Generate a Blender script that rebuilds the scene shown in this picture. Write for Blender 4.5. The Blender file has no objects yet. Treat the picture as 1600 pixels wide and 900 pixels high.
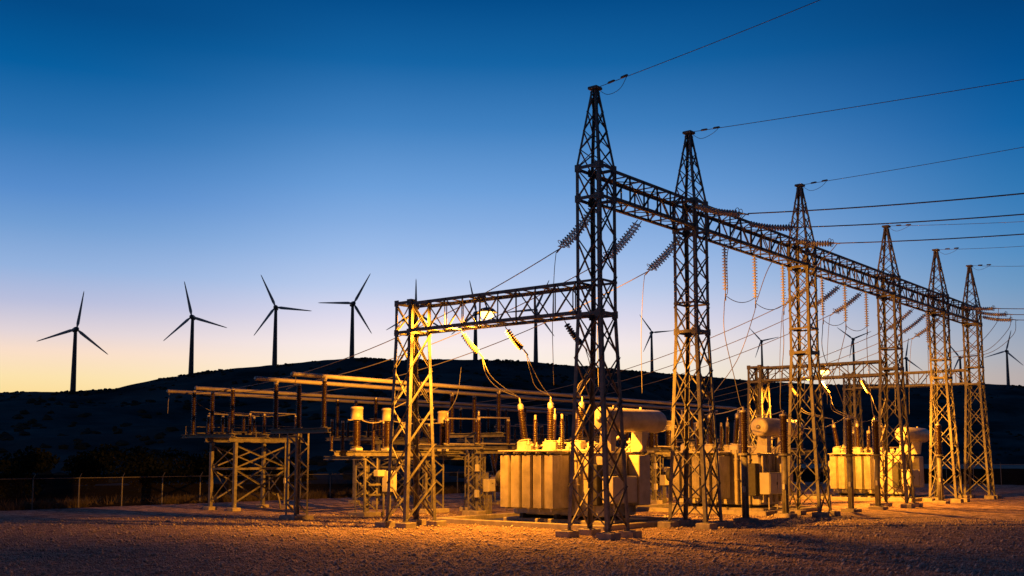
import bpy, math, random
import numpy as np
from mathutils import Matrix, Vector
random.seed(7); rng = np.random.default_rng(7)
SC = bpy.context.scene; COL = SC.collection
R = math.radians

# ------------------------------------------------------------------ camera, sky, sun, exposure
# yard axes: X runs along the main gantry row, Y runs back from it, origin under the nearest tower
CAMP = Vector((-35.998, -24.628, 3.2)); ALPHA = 0.6805
FWD = Vector((math.cos(ALPHA), math.sin(ALPHA), 0)); RGT = Vector((math.sin(ALPHA), -math.cos(ALPHA), 0))
cam = bpy.data.cameras.new('camera'); camo = bpy.data.objects.new('camera', cam); COL.objects.link(camo)
cam.sensor_width = 36; cam.lens = 36 * 1657.4 / 1600; cam.shift_y = 96.9 / 1600; cam.clip_end = 20000; cam.clip_start = .1
camo.location = CAMP; camo.rotation_euler = (math.pi/2 + 0.1016, 0, -(math.pi/2 - ALPHA)); SC.camera = camo
SUN_AZ = R(-34)
def azdir(a): return FWD * math.cos(a) + RGT * math.sin(a)
sd = azdir(SUN_AZ)

W = bpy.data.worlds.new('World'); SC.world = W; W.use_nodes = True
nt = W.node_tree; nt.nodes.clear(); N = nt.nodes.new; LK = nt.links.new
def wmath(op, a, b=None):
    n = N('ShaderNodeMath'); n.operation = op
    for i, v in enumerate((a, b)):
        if v is None: continue
        if isinstance(v, (int, float)): n.inputs[i].default_value = v
        else: LK(v, n.inputs[i])
    return n.outputs[0]
def s2l(c): return tuple((x/255/12.92 if x <= 10 else ((x/255+.055)/1.055)**2.4) for x in c)
tc = N('ShaderNodeTexCoord'); sx = N('ShaderNodeSeparateXYZ'); LK(tc.outputs['Generated'], sx.inputs[0])
hl = wmath('SQRT', wmath('ADD', wmath('MULTIPLY', sx.outputs[0], sx.outputs[0]), wmath('MULTIPLY', sx.outputs[1], sx.outputs[1])))
dt = wmath('DIVIDE', wmath('ADD', wmath('MULTIPLY', sx.outputs[0], sd.x), wmath('MULTIPLY', sx.outputs[1], sd.y)), wmath('MAXIMUM', hl, .001))
mr = N('ShaderNodeMapRange'); mr.interpolation_type = 'SMOOTHSTEP'; mr.inputs[1].default_value = .79; mr.inputs[2].default_value = .995
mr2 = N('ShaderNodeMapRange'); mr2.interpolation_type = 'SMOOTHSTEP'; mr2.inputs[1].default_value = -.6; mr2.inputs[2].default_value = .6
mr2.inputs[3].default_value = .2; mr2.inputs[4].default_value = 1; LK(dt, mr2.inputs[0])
def ramp(stops, k=1):
    n = N('ShaderNodeValToRGB'); cr = n.color_ramp; cr.interpolation = 'EASE' if False else 'LINEAR'
    while len(cr.elements) < len(stops): cr.elements.new(.5)
    for e, (p, c) in zip(cr.elements, stops): e.position = p*k if p < 1 else 1; e.color = (*s2l(c), 1)
    LK(sx.outputs[2], n.inputs[0]); return n.outputs[0]
rA = ramp([(0.0, (255, 205, 110)), (.062, (252, 222, 156)), (.076, (252, 226, 172)), (.100, (250, 222, 200)), (.118, (226, 212, 216)), (.147, (184, 190, 220)), (.178, (148, 178, 222)), (.218, (112, 157, 211)),
           (.249, (86, 140, 204)), (.303, (44, 115, 180)), (.357, (4, 93, 158)), (.409, (2, 73, 133)), (1, (2, 28, 66))], .92)
rC = ramp([(0.0, (255, 225, 175)), (.076, (255, 240, 215)), (.106, (250, 236, 234)), (.131, (224, 220, 238)), (.159, (188, 205, 238)), (.190, (158, 189, 234)), (.218, (134, 174, 226)),
           (.249, (108, 159, 218)), (.303, (64, 129, 193)), (.357, (20, 100, 165)), (.409, (3, 76, 138)), (1, (2, 28, 66))])
rB = ramp([(0.0, (200, 165, 140)), (.076, (182, 172, 172)), (.095, (166, 171, 184)), (.131, (134, 160, 191)), (.159, (106, 152, 195)), (.190, (80, 140, 194)), (.218, (63, 129, 188)),
           (.249, (45, 118, 180)), (.303, (14, 98, 165)), (.357, (2, 80, 145)), (.409, (2, 66, 124)), (1, (2, 26, 62))], .92)
def dotdir(d): return wmath('DIVIDE', wmath('ADD', wmath('MULTIPLY', sx.outputs[0], d.x), wmath('MULTIPLY', sx.outputs[1], d.y)), wmath('MAXIMUM', hl, .001))
def mixc(f, x, y):
    n = N('ShaderNodeMix'); n.data_type = 'RGBA'; LK(f, n.inputs[0]); LK(x, n.inputs[6]); LK(y, n.inputs[7]); return n.outputs[2]
mrA = N('ShaderNodeMapRange'); mrA.interpolation_type = 'SMOOTHSTEP'; mrA.inputs[1].default_value = .89; mrA.inputs[2].default_value = .996; LK(dotdir(azdir(R(-34))), mrA.inputs[0])
LK(dotdir(azdir(R(-10))), mr.inputs[0])
mx = mixc(mrA.outputs[0], mixc(mr.outputs[0], rB, rC), rA)
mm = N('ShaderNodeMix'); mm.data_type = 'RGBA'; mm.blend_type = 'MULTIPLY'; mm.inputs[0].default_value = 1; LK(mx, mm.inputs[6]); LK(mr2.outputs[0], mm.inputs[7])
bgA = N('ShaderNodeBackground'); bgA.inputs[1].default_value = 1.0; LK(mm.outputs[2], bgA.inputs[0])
sky = N('ShaderNodeTexSky'); sky.sky_type = 'NISHITA'; sky.sun_disc = False; sky.sun_elevation = R(-6.0)
sky.sun_rotation = math.atan2(sd.x, sd.y)
bgB = N('ShaderNodeBackground'); bgB.inputs[1].default_value = .05; LK(sky.outputs[0], bgB.inputs[0])
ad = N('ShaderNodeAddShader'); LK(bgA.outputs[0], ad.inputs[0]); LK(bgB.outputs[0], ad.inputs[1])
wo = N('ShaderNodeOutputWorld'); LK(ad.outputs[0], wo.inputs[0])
sl = bpy.data.lights.new('sun', 'SUN'); sl.energy = .06; sl.angle = R(8); sl.color = (1, .72, .5)
so = bpy.data.objects.new('sun', sl); COL.objects.link(so)
so.rotation_euler = (-(sd + Vector((0, 0, math.tan(R(2)))))).to_track_quat('-Z', 'Y').to_euler()
SC.view_settings.view_transform = 'Standard'; SC.view_settings.look = 'None'; SC.view_settings.exposure = 0; SC.view_settings.gamma = 1
SC.view_settings.use_curve_mapping = False
SC.cycles.max_bounces = 6; SC.cycles.transparent_max_bounces = 12

# ------------------------------------------------------------------ materials
def mat(name, col, rough=.6, metal=0, var=.0, scale=4, bump=0, bscale=60, col2=None, spec=.5, emis=None, est=0):
    m = bpy.data.materials.new(name); m.use_nodes = True; t = m.node_tree; b = t.nodes['Principled BSDF']
    b.inputs['Base Color'].default_value = (*col, 1); b.inputs['Roughness'].default_value = rough
    b.inputs['Metallic'].default_value = metal; b.inputs['Specular IOR Level'].default_value = spec
    if emis: b.inputs['Emission Color'].default_value = (*emis, 1); b.inputs['Emission Strength'].default_value = est
    if var or col2:
        co = t.nodes.new('ShaderNodeTexCoord'); n = t.nodes.new('ShaderNodeTexNoise'); n.inputs['Scale'].default_value = scale; n.inputs['Detail'].default_value = 8; n.inputs['Roughness'].default_value = .65
        geo = t.nodes.new('ShaderNodeNewGeometry'); t.links.new(geo.outputs['Position'], n.inputs['Vector'])
        r = t.nodes.new('ShaderNodeValToRGB'); c2 = col2 or tuple(c*(1-var) for c in col); c1 = col if col2 else tuple(min(1, c*(1+var)) for c in col)
        r.color_ramp.elements[0].position = .36; r.color_ramp.elements[0].color = (*c2, 1); r.color_ramp.elements[1].position = .64; r.color_ramp.elements[1].color = (*c1, 1)
        t.links.new(n.outputs[0], r.inputs[0]); t.links.new(r.outputs[0], b.inputs['Base Color'])
        ro = t.nodes.new('ShaderNodeMapRange'); ro.inputs[3].default_value = max(.05, rough-.12); ro.inputs[4].default_value = min(1, rough+.15); t.links.new(n.outputs[0], ro.inputs[0]); t.links.new(ro.outputs[0], b.inputs['Roughness'])
    if bump:
        geo = t.nodes.new('ShaderNodeNewGeometry'); n = t.nodes.new('ShaderNodeTexNoise'); n.inputs['Scale'].default_value = bscale; n.inputs['Detail'].default_value = 4
        t.links.new(geo.outputs['Position'], n.inputs['Vector']); bp = t.nodes.new('ShaderNodeBump'); bp.inputs['Strength'].default_value = .6; bp.inputs['Distance'].default_value = bump
        t.links.new(n.outputs[0], bp.inputs['Height']); t.links.new(bp.outputs[0], b.inputs['Normal'])
    return m
M = dict(
    steel=mat('galvanised_steel', (.15, .145, .14), .6, .2, .35, 3),
    concrete=mat('concrete', (.30, .27, .25), .9, 0, .25, 3, .01, 40),
    paint=mat('transformer_paint', (.42, .39, .35), .45, 0, .24, 1.6),
    cabinet=mat('cabinet_paint', (.42, .41, .38), .45, 0, .1, 2),
    darkmetal=mat('dark_metal', (.05, .05, .05), .6, .3, .3, 5),
    brown=mat('brown_porcelain', (.03, .017, .012), .25, 0, .3, 8),
    greyp=mat('grey_porcelain', (.38, .36, .34), .25, 0, .2, 9),
    alu=mat('aluminium', (.32, .30, .29), .42, .4, .1, 2),
    wire=mat('aluminium_conductor', (.22, .21, .20), .55, .4),
    cream=mat('cream_paint', (.30, .27, .22), .45, 0, .2, 3),
    turbine=mat('turbine_tower_paint', (.12, .12, .13), .5, 0, .06, .3), bladep=mat('blade_paint', (.7, .7, .7), .5),
    bark=mat('bark', (.05, .04, .03), .9, 0, .3, 6),
    leaf=mat('dark_foliage', (.016, .022, .012), .8, 0, .4, 1.2, spec=.05),
    shrub=mat('shrub_foliage', (.055, .06, .05), .9, 0, .3, .4, spec=0),
    grass=mat('dry_grass', (.075, .06, .04), .9, 0, .35, .8),
    stone=mat('gravel_stone', (.46, .37, .33), .85, 0, .45, 9),
    fencepost=mat('fence_steel', (.13, .13, .135), .5, .2, .15, 4),
    brownp=mat('tan_porcelain', (.11, .085, .06), .3, 0, .2, 9),
    plate=mat('name_plate', (.05, .05, .05), .4),
    glow=mat('sodium_lens', (1, .6, .2), .3, emis=(1, .56, .10), est=9),
)
def node_mat(name):
    m = bpy.data.materials.new(name); m.use_nodes = True; return m, m.node_tree, m.node_tree.nodes['Principled BSDF']
def gravel_mat():
    m, t, b = node_mat('gravel'); n = t.nodes.new; l = t.links.new
    g = n('ShaderNodeNewGeometry')
    v = n('ShaderNodeTexVoronoi'); v.inputs['Scale'].default_value = 14; l(g.outputs['Position'], v.inputs['Vector'])
    v2 = n('ShaderNodeTexVoronoi'); v2.inputs['Scale'].default_value = 33; l(g.outputs['Position'], v2.inputs['Vector'])
    big = n('ShaderNodeTexNoise'); big.inputs['Scale'].default_value = .22; big.inputs['Detail'].default_value = 7; l(g.outputs['Position'], big.inputs['Vector'])
    mid = n('ShaderNodeTexNoise'); mid.inputs['Scale'].default_value = 1.6; mid.inputs['Detail'].default_value = 5; l(g.outputs['Position'], mid.inputs['Vector'])
    r = n('ShaderNodeValToRGB'); l(v.outputs['Color'], r.inputs[0])
    for e, (p, c) in zip(r.color_ramp.elements, ((0.15, (.23, .165, .14)), (.9, (.72, .54, .47)))): e.position = p; e.color = (*c, 1)
    r2 = n('ShaderNodeValToRGB'); l(big.outputs[0], r2.inputs[0])
    for e, (p, c) in zip(r2.color_ramp.elements, ((.36, (.66, .6, .6)), (.62, (1, .98, .95)))): e.position = p; e.color = (*c, 1)
    r3 = n('ShaderNodeValToRGB'); l(mid.outputs[0], r3.inputs[0])
    for e, (p, c) in zip(r3.color_ramp.elements, ((.40, (.38, .34, .33)), (.56, (1, 1, 1)))): e.position = p; e.color = (*c, 1)
    m1 = n('ShaderNodeMix'); m1.data_type = 'RGBA'; m1.blend_type = 'MULTIPLY'; m1.inputs[0].default_value = 1; l(r.outputs[0], m1.inputs[6]); l(r2.outputs[0], m1.inputs[7])
    m2 = n('ShaderNodeMix'); m2.data_type = 'RGBA'; m2.blend_type = 'MULTIPLY'; m2.inputs[0].default_value = 1; l(m1.outputs[2], m2.inputs[6]); l(r3.outputs[0], m2.inputs[7])
    l(m2.outputs[2], b.inputs['Base Color']); b.inputs['Roughness'].default_value = .9; b.inputs['Specular IOR Level'].default_value = .25
    ma = n('ShaderNodeMath'); ma.operation = 'ADD'; l(v.outputs['Distance'], ma.inputs[0]); l(v2.outputs['Distance'], ma.inputs[1])
    mb = n('ShaderNodeMath'); mb.operation = 'MULTIPLY_ADD'; l(mid.outputs[0], mb.inputs[0]); mb.inputs[1].default_value = -1.6; l(ma.outputs[0], mb.inputs[2])
    bp = n('ShaderNodeBump'); bp.invert = True; bp.inputs['Strength'].default_value = .9; bp.inputs['Distance'].default_value = .05; l(mb.outputs[0], bp.inputs['Height']); l(bp.outputs[0], b.inputs['Normal'])
    return m
_g = M['greyp'].node_tree.nodes['Principled BSDF']
for _l in list(_g.inputs['Base Color'].links): M['greyp'].node_tree.links.remove(_l)
_g.inputs['Base Color'].default_value = (.72, .72, .68, 1); _g.inputs['Transmission Weight'].default_value = .45; _g.inputs['IOR'].default_value = 1.3
M['gravel'] = gravel_mat()
M['soil'] = mat('dry_soil', (.016, .013, .011), .95, 0, .4, .15, .05, 3, spec=0)
M['hill'] = mat('scrub_hillside', (.15, .15, .135), .95, 0, .0, .02, col2=(.045, .05, .047), spec=0)
def water_mat():
    m, t, b = node_mat('water'); b.inputs['Base Color'].default_value = (.03, .04, .05, 1); b.inputs['Roughness'].default_value = .6; b.inputs['Specular IOR Level'].default_value = .05
    return m
M['water'] = water_mat()
def mesh_mat():
    m, t, b = node_mat('chain_link'); b.inputs['Base Color'].default_value = (.2, .2, .2, 1)
    tr = t.nodes.new('ShaderNodeBsdfTransparent'); mx = t.nodes.new('ShaderNodeMixShader'); mx.inputs[0].default_value = .025
    t.links.new(tr.outputs[0], mx.inputs[1]); t.links.new(b.outputs[0], mx.inputs[2]); t.links.new(mx.outputs[0], t.nodes['Material Output'].inputs[0]); return m
M['link'] = mesh_mat()

# ------------------------------------------------------------------ mesh helpers
_c = {}
def mk(name, verts, faces, m, smooth=False):
    me = bpy.data.meshes.new(name); me.from_pydata([tuple(v) for v in verts], [], faces); me.materials.append(M[m])
    if smooth: me.polygons.foreach_set('use_smooth', [True]*len(me.polygons))
    me.update(); return me
def cached(key, fn):
    if key not in _c: _c[key] = fn()
    return _c[key]
def box_data(x0, y0, z0, x1, y1, z1):
    v = [(x0,y0,z0),(x1,y0,z0),(x1,y1,z0),(x0,y1,z0),(x0,y0,z1),(x1,y0,z1),(x1,y1,z1),(x0,y1,z1)]
    return v, [(0,3,2,1),(4,5,6,7),(0,1,5,4),(1,2,6,5),(2,3,7,6),(3,0,4,7)]
def unit_box(m): return cached(('box', m), lambda: mk('bar', *box_data(-.5,-.5,0,.5,.5,1), m))
def unit_L(m, t=.16):
    def f():
        p = [(0,0),(1,0),(1,t),(t,t),(t,1),(0,1)]
        v = [(x,y,0) for x,y in p] + [(x,y,1) for x,y in p]
        fc = [(i,(i+1)%6,6+(i+1)%6,6+i) for i in range(6)] + [(0,3,2,1),(0,5,4,3),(6,7,8,9),(6,9,10,11)]
        return mk('angle', v, fc, m)
    return cached(('L', m, t), f)
def bevel_box(m, sx, sy, sz, b=.03, z0=0):
    key = ('bb', m, round(sx,3), round(sy,3), round(sz,3), b)
    def f():
        v = []; hx, hy = sx/2, sy/2
        rings = [(0,b),(b,0),(sz-b,0),(sz,b)]
        for z, i in rings:
            for (x,y) in ((hx-i,hy-i-b if not i else hy-i),): pass
            X, Y = hx-i, hy-i; c = b
            v += [(X-c,-Y,z),(X,-Y+c,z),(X,Y-c,z),(X-c,Y,z),(-X+c,Y,z),(-X,Y-c,z),(-X,-Y+c,z),(-X+c,-Y,z)]
        fc = []
        for k in range(3):
            for i in range(8): fc.append((k*8+i, k*8+(i+1)%8, k*8+8+(i+1)%8, k*8+8+i))
        fc.append(tuple(reversed(range(8)))); fc.append(tuple(range(24,32)))
        return mk('block', v, fc, m)
    return cached(key, f)
def lathe(m, prof, n=14, key=None, smooth=True):
    def f():
        v = []; fc = []
        for r, z in prof:
            for i in range(n): a = 2*math.pi*i/n; v.append((r*math.cos(a), r*math.sin(a), z))
        for k in range(len(prof)-1):
            for i in range(n): fc.append((k*n+i, k*n+(i+1)%n, (k+1)*n+(i+1)%n, (k+1)*n+i))
        fc.append(tuple(reversed(range(n)))); fc.append(tuple(range((len(prof)-1)*n, len(prof)*n)))
        return mk('turned', v, fc, m, smooth)
    return cached(('lathe', m, n, key if key else tuple(prof)), f)
def cyl(m, r, h, n=12): return lathe(m, [(r*.94,0),(r,r*.06),(r,h-r*.06),(r*.94,h)], n, smooth=False)
def shed_prof(h, r, core, ns):
    p = [(core*1.25, 0), (core*1.25, .06), (core, .07)]; z0 = .09; d = (h-.2)/ns
    for i in range(ns): z = z0 + i*d; p += [(core, z), (r, z+d*.35), (r, z+d*.5), (core, z+d*.75)]
    return p + [(core, h-.09), (core*1.2, h-.08), (core*1.2, h)]
def insul(m, h, r, core, ns, n=12): return lathe(m, shed_prof(h, r, core, ns), n, key=('ins', round(h,3), r, core, ns))

def link(name, me, parent=None, mw=None):
    o = bpy.data.objects.new(name, me); COL.objects.link(o)
    if parent: o.parent = parent
    if mw is not None: o.matrix_basis = mw
    return o
def tag(o, label=None, cat=None, group=None, kind=None):
    if label: o['label'] = label
    if cat: o['category'] = cat
    if group: o['group'] = group
    if kind: o['kind'] = kind
    return o
def thing(name, loc, label, cat, group=None, rz=0):
    o = link(name, None); o.location = loc; o.rotation_euler = (0, 0, rz); o.empty_display_size = .2
    return tag(o, label, cat, group)
def V3(*a): return Vector(a)
def frame(p, q, n=None):
    z = (q-p); L = z.length; z.normalize()
    if n is None: n = V3(0,0,1) if abs(z.z) < .9 else V3(1,0,0)
    x = n.cross(z)
    if x.length < 1e-5: x = V3(0,1,0).cross(z)
    x.normalize(); y = z.cross(x)
    return x, y, z, L
def mat4(x, y, z, o):
    return Matrix(((x.x,y.x,z.x,o.x),(x.y,y.y,z.y,o.y),(x.z,y.z,z.z,o.z),(0,0,0,1)))
def bar(par, name, p, q, n=None, w=.09, t=.05, m='steel', shape='box', off=0):
    p = Vector(p); q = Vector(q); x, y, z, L = frame(p, q, n)
    o = p + y*off
    if shape == 'L': return link(name, unit_L(m), par, mat4(x*w, y*w, z*L, o - x*w*.5))
    return link(name, unit_box(m), par, mat4(x*w, y*t, z*L, o))
def rod(par, name, p, q, r, m='alu', n=10):
    p = Vector(p); q = Vector(q); x, y, z, L = frame(p, q)
    me = lathe(m, [(1,0),(1,1)], n, key='unitrod')
    return link(name, me, par, mat4(x*r, y*r, z*L, p))
def put(par, name, me, loc, rot=None, s=None):
    mw = Matrix.Translation(Vector(loc))
    if rot is not None: mw = mw @ rot
    if s is not None: mw = mw @ Matrix.Diagonal((*s, 1))
    return link(name, me, par, mw)
def aim(d):
    x, y, z, L = frame(V3(0,0,0), Vector(d)); return mat4(x, y, z, V3(0,0,0))
def tube_mesh(pts, r, m, n=6):
    pts = [Vector(p) for p in pts]; v = []; fc = []; x = None
    for i, p in enumerate(pts):
        d = (pts[min(i+1, len(pts)-1)] - pts[max(i-1, 0)]).normalized()
        if x is None: x = d.orthogonal().normalized()
        else: x = (x - d*x.dot(d)).normalized()
        y = d.cross(x)
        for k in range(n): a = 2*math.pi*k/n; v.append(p + (x*math.cos(a) + y*math.sin(a))*r)
    for i in range(len(pts)-1):
        for k in range(n): fc.append((i*n+k, i*n+(k+1)%n, (i+1)*n+(k+1)%n, (i+1)*n+k))
    fc.append(tuple(reversed(range(n)))); fc.append(tuple(range((len(pts)-1)*n, len(pts)*n)))
    return mk('cable', v, fc, m, True)
def sagline(p, q, sag, n=24):
    p = Vector(p); q = Vector(q)
    return [p.lerp(q, i/n) - V3(0,0,4*sag*(i/n)*(1-i/n)) for i in range(n+1)]
def spline(P, n=8):
    P = [Vector(p) for p in P]; Q = [P[0]*2-P[1]] + P + [P[-1]*2-P[-2]]; out = []
    for i in range(1, len(Q)-2):
        for k in range(n):
            t = k/n; a, b, c, d = Q[i-1:i+3]
            out.append(.5*((2*b)+(c-a)*t+(2*a-5*b+4*c-d)*t*t+(3*b-a-3*c+d)*t**3))
    return out + [P[-1]]
def wire(name, pts, r, label, group=None, m='wire', cat='cable'):
    return tag(link(name, tube_mesh(pts, r, m)), label, cat, group)

# ------------------------------------------------------------------ ground, yard, hills
def sheet(name, x0, y0, x1, y1, z, m, kind='structure'):
    return tag(link(name, mk(name, [(x0,y0,z),(x1,y0,z),(x1,y1,z),(x0,y1,z)], [(0,1,2,3)], m)), kind=kind)
sheet('ground', -4000, -4000, 9000, 9000, -.02, 'soil')
def yard():
    # gravel pad, gently uneven
    nx, ny = 150, 110; x0, x1, y0, y1 = -60, 101, -70, 40.7
    v = []; f = []
    for j in range(ny+1):
        for i in range(nx+1):
            x = x0+(x1-x0)*i/nx; y = y0+(y1-y0)*j/ny
            v.append((x, y, .004 + .018*(math.sin(x*.9+y*.4)*math.sin(y*.7-x*.3)+1)*.5*(1 if y < 40 else 0)))
    for j in range(ny):
        for i in range(nx): a = j*(nx+1)+i; f.append((a, a+1, a+nx+2, a+nx+1))
    tag(link('gravel_yard', mk('gravel_yard', v, f, 'gravel', True)), kind='structure')
yard()

PROF = [(-60,2.6),(-40,2.7),(-32,2.9),(-25.79,3.15),(-24.08,3.26),(-22.54,3.3),(-20.69,3.47),(-18.86,3.94),(-16.83,4.35),(-14.59,4.69),(-12.63,4.87),(-10.3,5.18),
        (-7.94,5.35),(-6.22,5.23),(-3.47,5.32),(0,5.26),(2.77,5.02),(6.9,4.64),(10.29,4.33),(13.6,3.98),(16.82,3.78),(19.94,3.75),(24.39,3.63),(25.8,3.5),(34,3.0),(60,2.4)]
PA = np.array([p[0] for p in PROF]); PE = np.array([p[1] for p in PROF])
DA = np.array([-60,-22,-19,-8,2,7,13.6,20,30,60]); DD = np.array([560,580,600,600,640,900,1150,1050,1000,1000])
RA = np.array([-60,-5,6,14,60]); RR = np.array([125,130,180,620,640])
def vnoise(x, y, seed=0):
    xi = np.floor(x).astype(int); yi = np.floor(y).astype(int); fx = x-xi; fy = y-yi
    def h(a, b): return ((np.sin(a*127.1+b*311.7+seed*74.7)*43758.5453) % 1.0)
    sx_ = fx*fx*(3-2*fx); sy_ = fy*fy*(3-2*fy)
    return (h(xi,yi)*(1-sx_)+h(xi+1,yi)*sx_)*(1-sy_)+(h(xi,yi+1)*(1-sx_)+h(xi+1,yi+1)*sx_)*sy_
def fbm(x, y, s=0): return sum(vnoise(x*2**k, y*2**k, s+k)/2**k for k in range(5))/1.94-.5
def terrain(az, r):
    """height at azimuth (deg) and horizontal distance from the viewpoint"""
    az = np.asarray(az, float); r = np.asarray(r, float)
    D = np.interp(az, DA, DD); R0 = np.interp(az, RA, RR); Z = CAMP.z + D*np.tan(np.radians(np.interp(az, PA, PE)))
    s = np.clip((r-R0)/(D-R0), 0, 3)
    x = r*np.sin(np.radians(az)); y = r*np.cos(np.radians(az))
    up = np.where(s < 1, Z*np.clip(s,0,1)**1.18, Z*(1-.25*(s-1)))
    gully = fbm(x/95, y/95, 3)
    amp = np.where(s < 1, 4*np.clip(s,0,1)*(1-np.clip(s,0,1))*13, 0)
    return -.5*(s <= 0) + up + gully*amp*1.6 - amp*.35
def hills():
    azs = np.linspace(-58, 58, 420); ts = np.concatenate([np.linspace(0, 1, 70), np.linspace(1.03, 1.8, 12)])
    v = []; f = []
    for a in azs:
        D = np.interp(a, DA, DD); R0 = np.interp(a, RA, RR); d = azdir(math.radians(a)); rr = R0+(D-R0)*ts
        zz = terrain(np.full_like(rr, a), rr)
        zz = zz + (fbm(rr*np.sin(a*.0175)/9, rr*np.cos(a*.0175)/9, 9))*np.clip(ts, 0, 1)*1.3
        zz[0] = -1
        for r, z in zip(rr, zz): v.append((CAMP.x+d.x*r, CAMP.y+d.y*r, float(z)))
    n = len(ts)
    for i in range(len(azs)-1):
        for k in range(n-1): f.append((i*n+k, (i+1)*n+k, (i+1)*n+k+1, i*n+k+1))
    tag(link('hills', mk('hills', v, f, 'hill', True)), kind='structure')
hills()
def water():
    v = []; f = []
    for i in range(25):
        a = 11.5+30*i/24; d = azdir(math.radians(a)); w = 8*math.sin(i*1.3)
        for r in (360+w, 660): v.append((CAMP.x+d.x*r, CAMP.y+d.y*r, -.012))
    for i in range(24): f.append((i*2, i*2+2, i*2+3, i*2+1))
    tag(link('water', mk('water', v, f, 'water')), kind='structure')
water()
def blob_mesh(name, centers, sizes, m):
    # uneven clumps, each a jittered icosahedron
    ph = (1+5**.5)/2
    iv = np.array([(-1,ph,0),(1,ph,0),(-1,-ph,0),(1,-ph,0),(0,-1,ph),(0,1,ph),(0,-1,-ph),(0,1,-ph),(ph,0,-1),(ph,0,1),(-ph,0,-1),(-ph,0,1)])/1.9
    ifc = [(0,11,5),(0,5,1),(0,1,7),(0,7,10),(0,10,11),(1,5,9),(5,11,4),(11,10,2),(10,7,6),(7,1,8),(3,9,4),(3,4,2),(3,2,6),(3,6,8),(3,8,9),(4,9,5),(2,4,11),(6,2,10),(8,6,7),(9,8,1)]
    v = []; f = []
    for c, s in zip(centers, sizes):
        b = len(v); j = iv*(1+rng.uniform(-.35, .35, (12,1)))*s
        v += [tuple(c+p) for p in j]; f += [tuple(b+i for i in t) for t in ifc]
    return mk(name, v, f, m)
def hill_scrub():
    C = []; S = []
    for _ in range(3800):
        a = rng.uniform(-31, 31); D = np.interp(a, DA, DD); R0 = np.interp(a, RA, RR)
        t = 1-abs(rng.normal(0, .02)) if rng.random() < .4 else rng.uniform(.04, 1)
        if fbm(np.array(a*.9), np.array(t*9.), 5) < -.04: continue
        r = R0+(D-R0)*t; d = azdir(math.radians(a)); z = float(terrain(a, r))
        s = rng.uniform(.5, 1.5)*(1.0 if t < .9 else .75)
        C.append(np.array((CAMP.x+d.x*r, CAMP.y+d.y*r, z+.15*s))); S.append(np.array((s*1.3, s*1.3, s*.75)))
    tag(link('hillside_scrub', blob_mesh('hillside_scrub', C, S, 'shrub')), 'low dark scrub bushes scattered over the hillside', 'scrub', kind='stuff')
hill_scrub()
def gravel_stones():
    n = 62000; v = np.zeros((n, 6, 3)); base = np.array([(1,0,0),(0,1,0),(-1,0,0),(0,-1,0),(0,0,.9),(0,0,-.5)])
    az = np.radians(rng.uniform(-27.5, 27.5, n)); r = 27.5+34*rng.random(n)**1.25
    px = CAMP.x+np.cos(az)*FWD.x*r+np.sin(az)*RGT.x*r; py = CAMP.y+np.cos(az)*FWD.y*r+np.sin(az)*RGT.y*r
    s = rng.uniform(.014, .042, n)*np.where(rng.random(n) < .06, 2.3, 1)
    ang = rng.uniform(0, 6.28, n); J = base[None]*(1+rng.uniform(-.35, .35, (n,6,1)))*s[:,None,None]
    ca, sa = np.cos(ang)[:,None], np.sin(ang)[:,None]
    v[:,:,0] = J[:,:,0]*ca-J[:,:,1]*sa+px[:,None]; v[:,:,1] = J[:,:,0]*sa+J[:,:,1]*ca+py[:,None]; v[:,:,2] = J[:,:,2]*.9+s[:,None]*.3+.015
    keep = ~((px > 2.8) & (px < 11) & (py > 1.4) & (py < 12.2)); v = v[keep]; n = len(v)
    t = np.array([(0,1,4),(1,2,4),(2,3,4),(3,0,4),(1,0,5),(2,1,5),(3,2,5),(0,3,5)])
    F = (t[None]+6*np.arange(n)[:,None,None]).reshape(-1,3)
    me = bpy.data.meshes.new('gravel_stones'); me.vertices.add(n*6); me.vertices.foreach_set('co', v.reshape(-1))
    me.loops.add(len(F)*3); me.loops.foreach_set('vertex_index', F.reshape(-1)); me.polygons.add(len(F)); me.polygons.foreach_set('loop_start', np.arange(0, len(F)*3, 3))
    me.materials.append(M['stone']); me.update(calc_edges=True); me.validate()
    tag(link('loose_gravel', me), 'loose crushed stones strewn over the yard', 'gravel', kind='stuff')
gravel_stones()

# ------------------------------------------------------------------ lattice towers and girders
TU = [0, 7.92, 20.64, 34.54, 45.01, 53.54]
ZK, ZG0, ZG1, ZT = 9.1, 13.95, 15.25, 18.74
CORN = [(-1,-1),(1,-1),(1,1),(-1,1)]
def lattice(par, cs, z0, z1, npan, w, inner=.03):
    """X braced panels on four faces; cs(z) gives half widths"""
    for k in range(npan):
        a, b = z0+(z1-z0)*k/npan, z0+(z1-z0)*(k+1)/npan
        ha, hb = cs(a), cs(b)
        for i in range(4):
            c0, c1 = CORN[i], CORN[(i+1)%4]
            n = V3((c0[0]+c1[0])/2, (c0[1]+c1[1])/2, 0).normalized()
            p0 = V3(c0[0]*ha[0], c0[1]*ha[1], a); q1 = V3(c1[0]*hb[0], c1[1]*hb[1], b)
            p1 = V3(c1[0]*ha[0], c1[1]*ha[1], a); q0 = V3(c0[0]*hb[0], c0[1]*hb[1], b)
            bar(par, 'brace', p0-n*.02, q1-n*.02, n, w, shape='L', m='steel')
            bar(par, 'brace', p1-n*(.03+w), q0-n*(.03+w), n, w, shape='L', m='steel')
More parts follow.
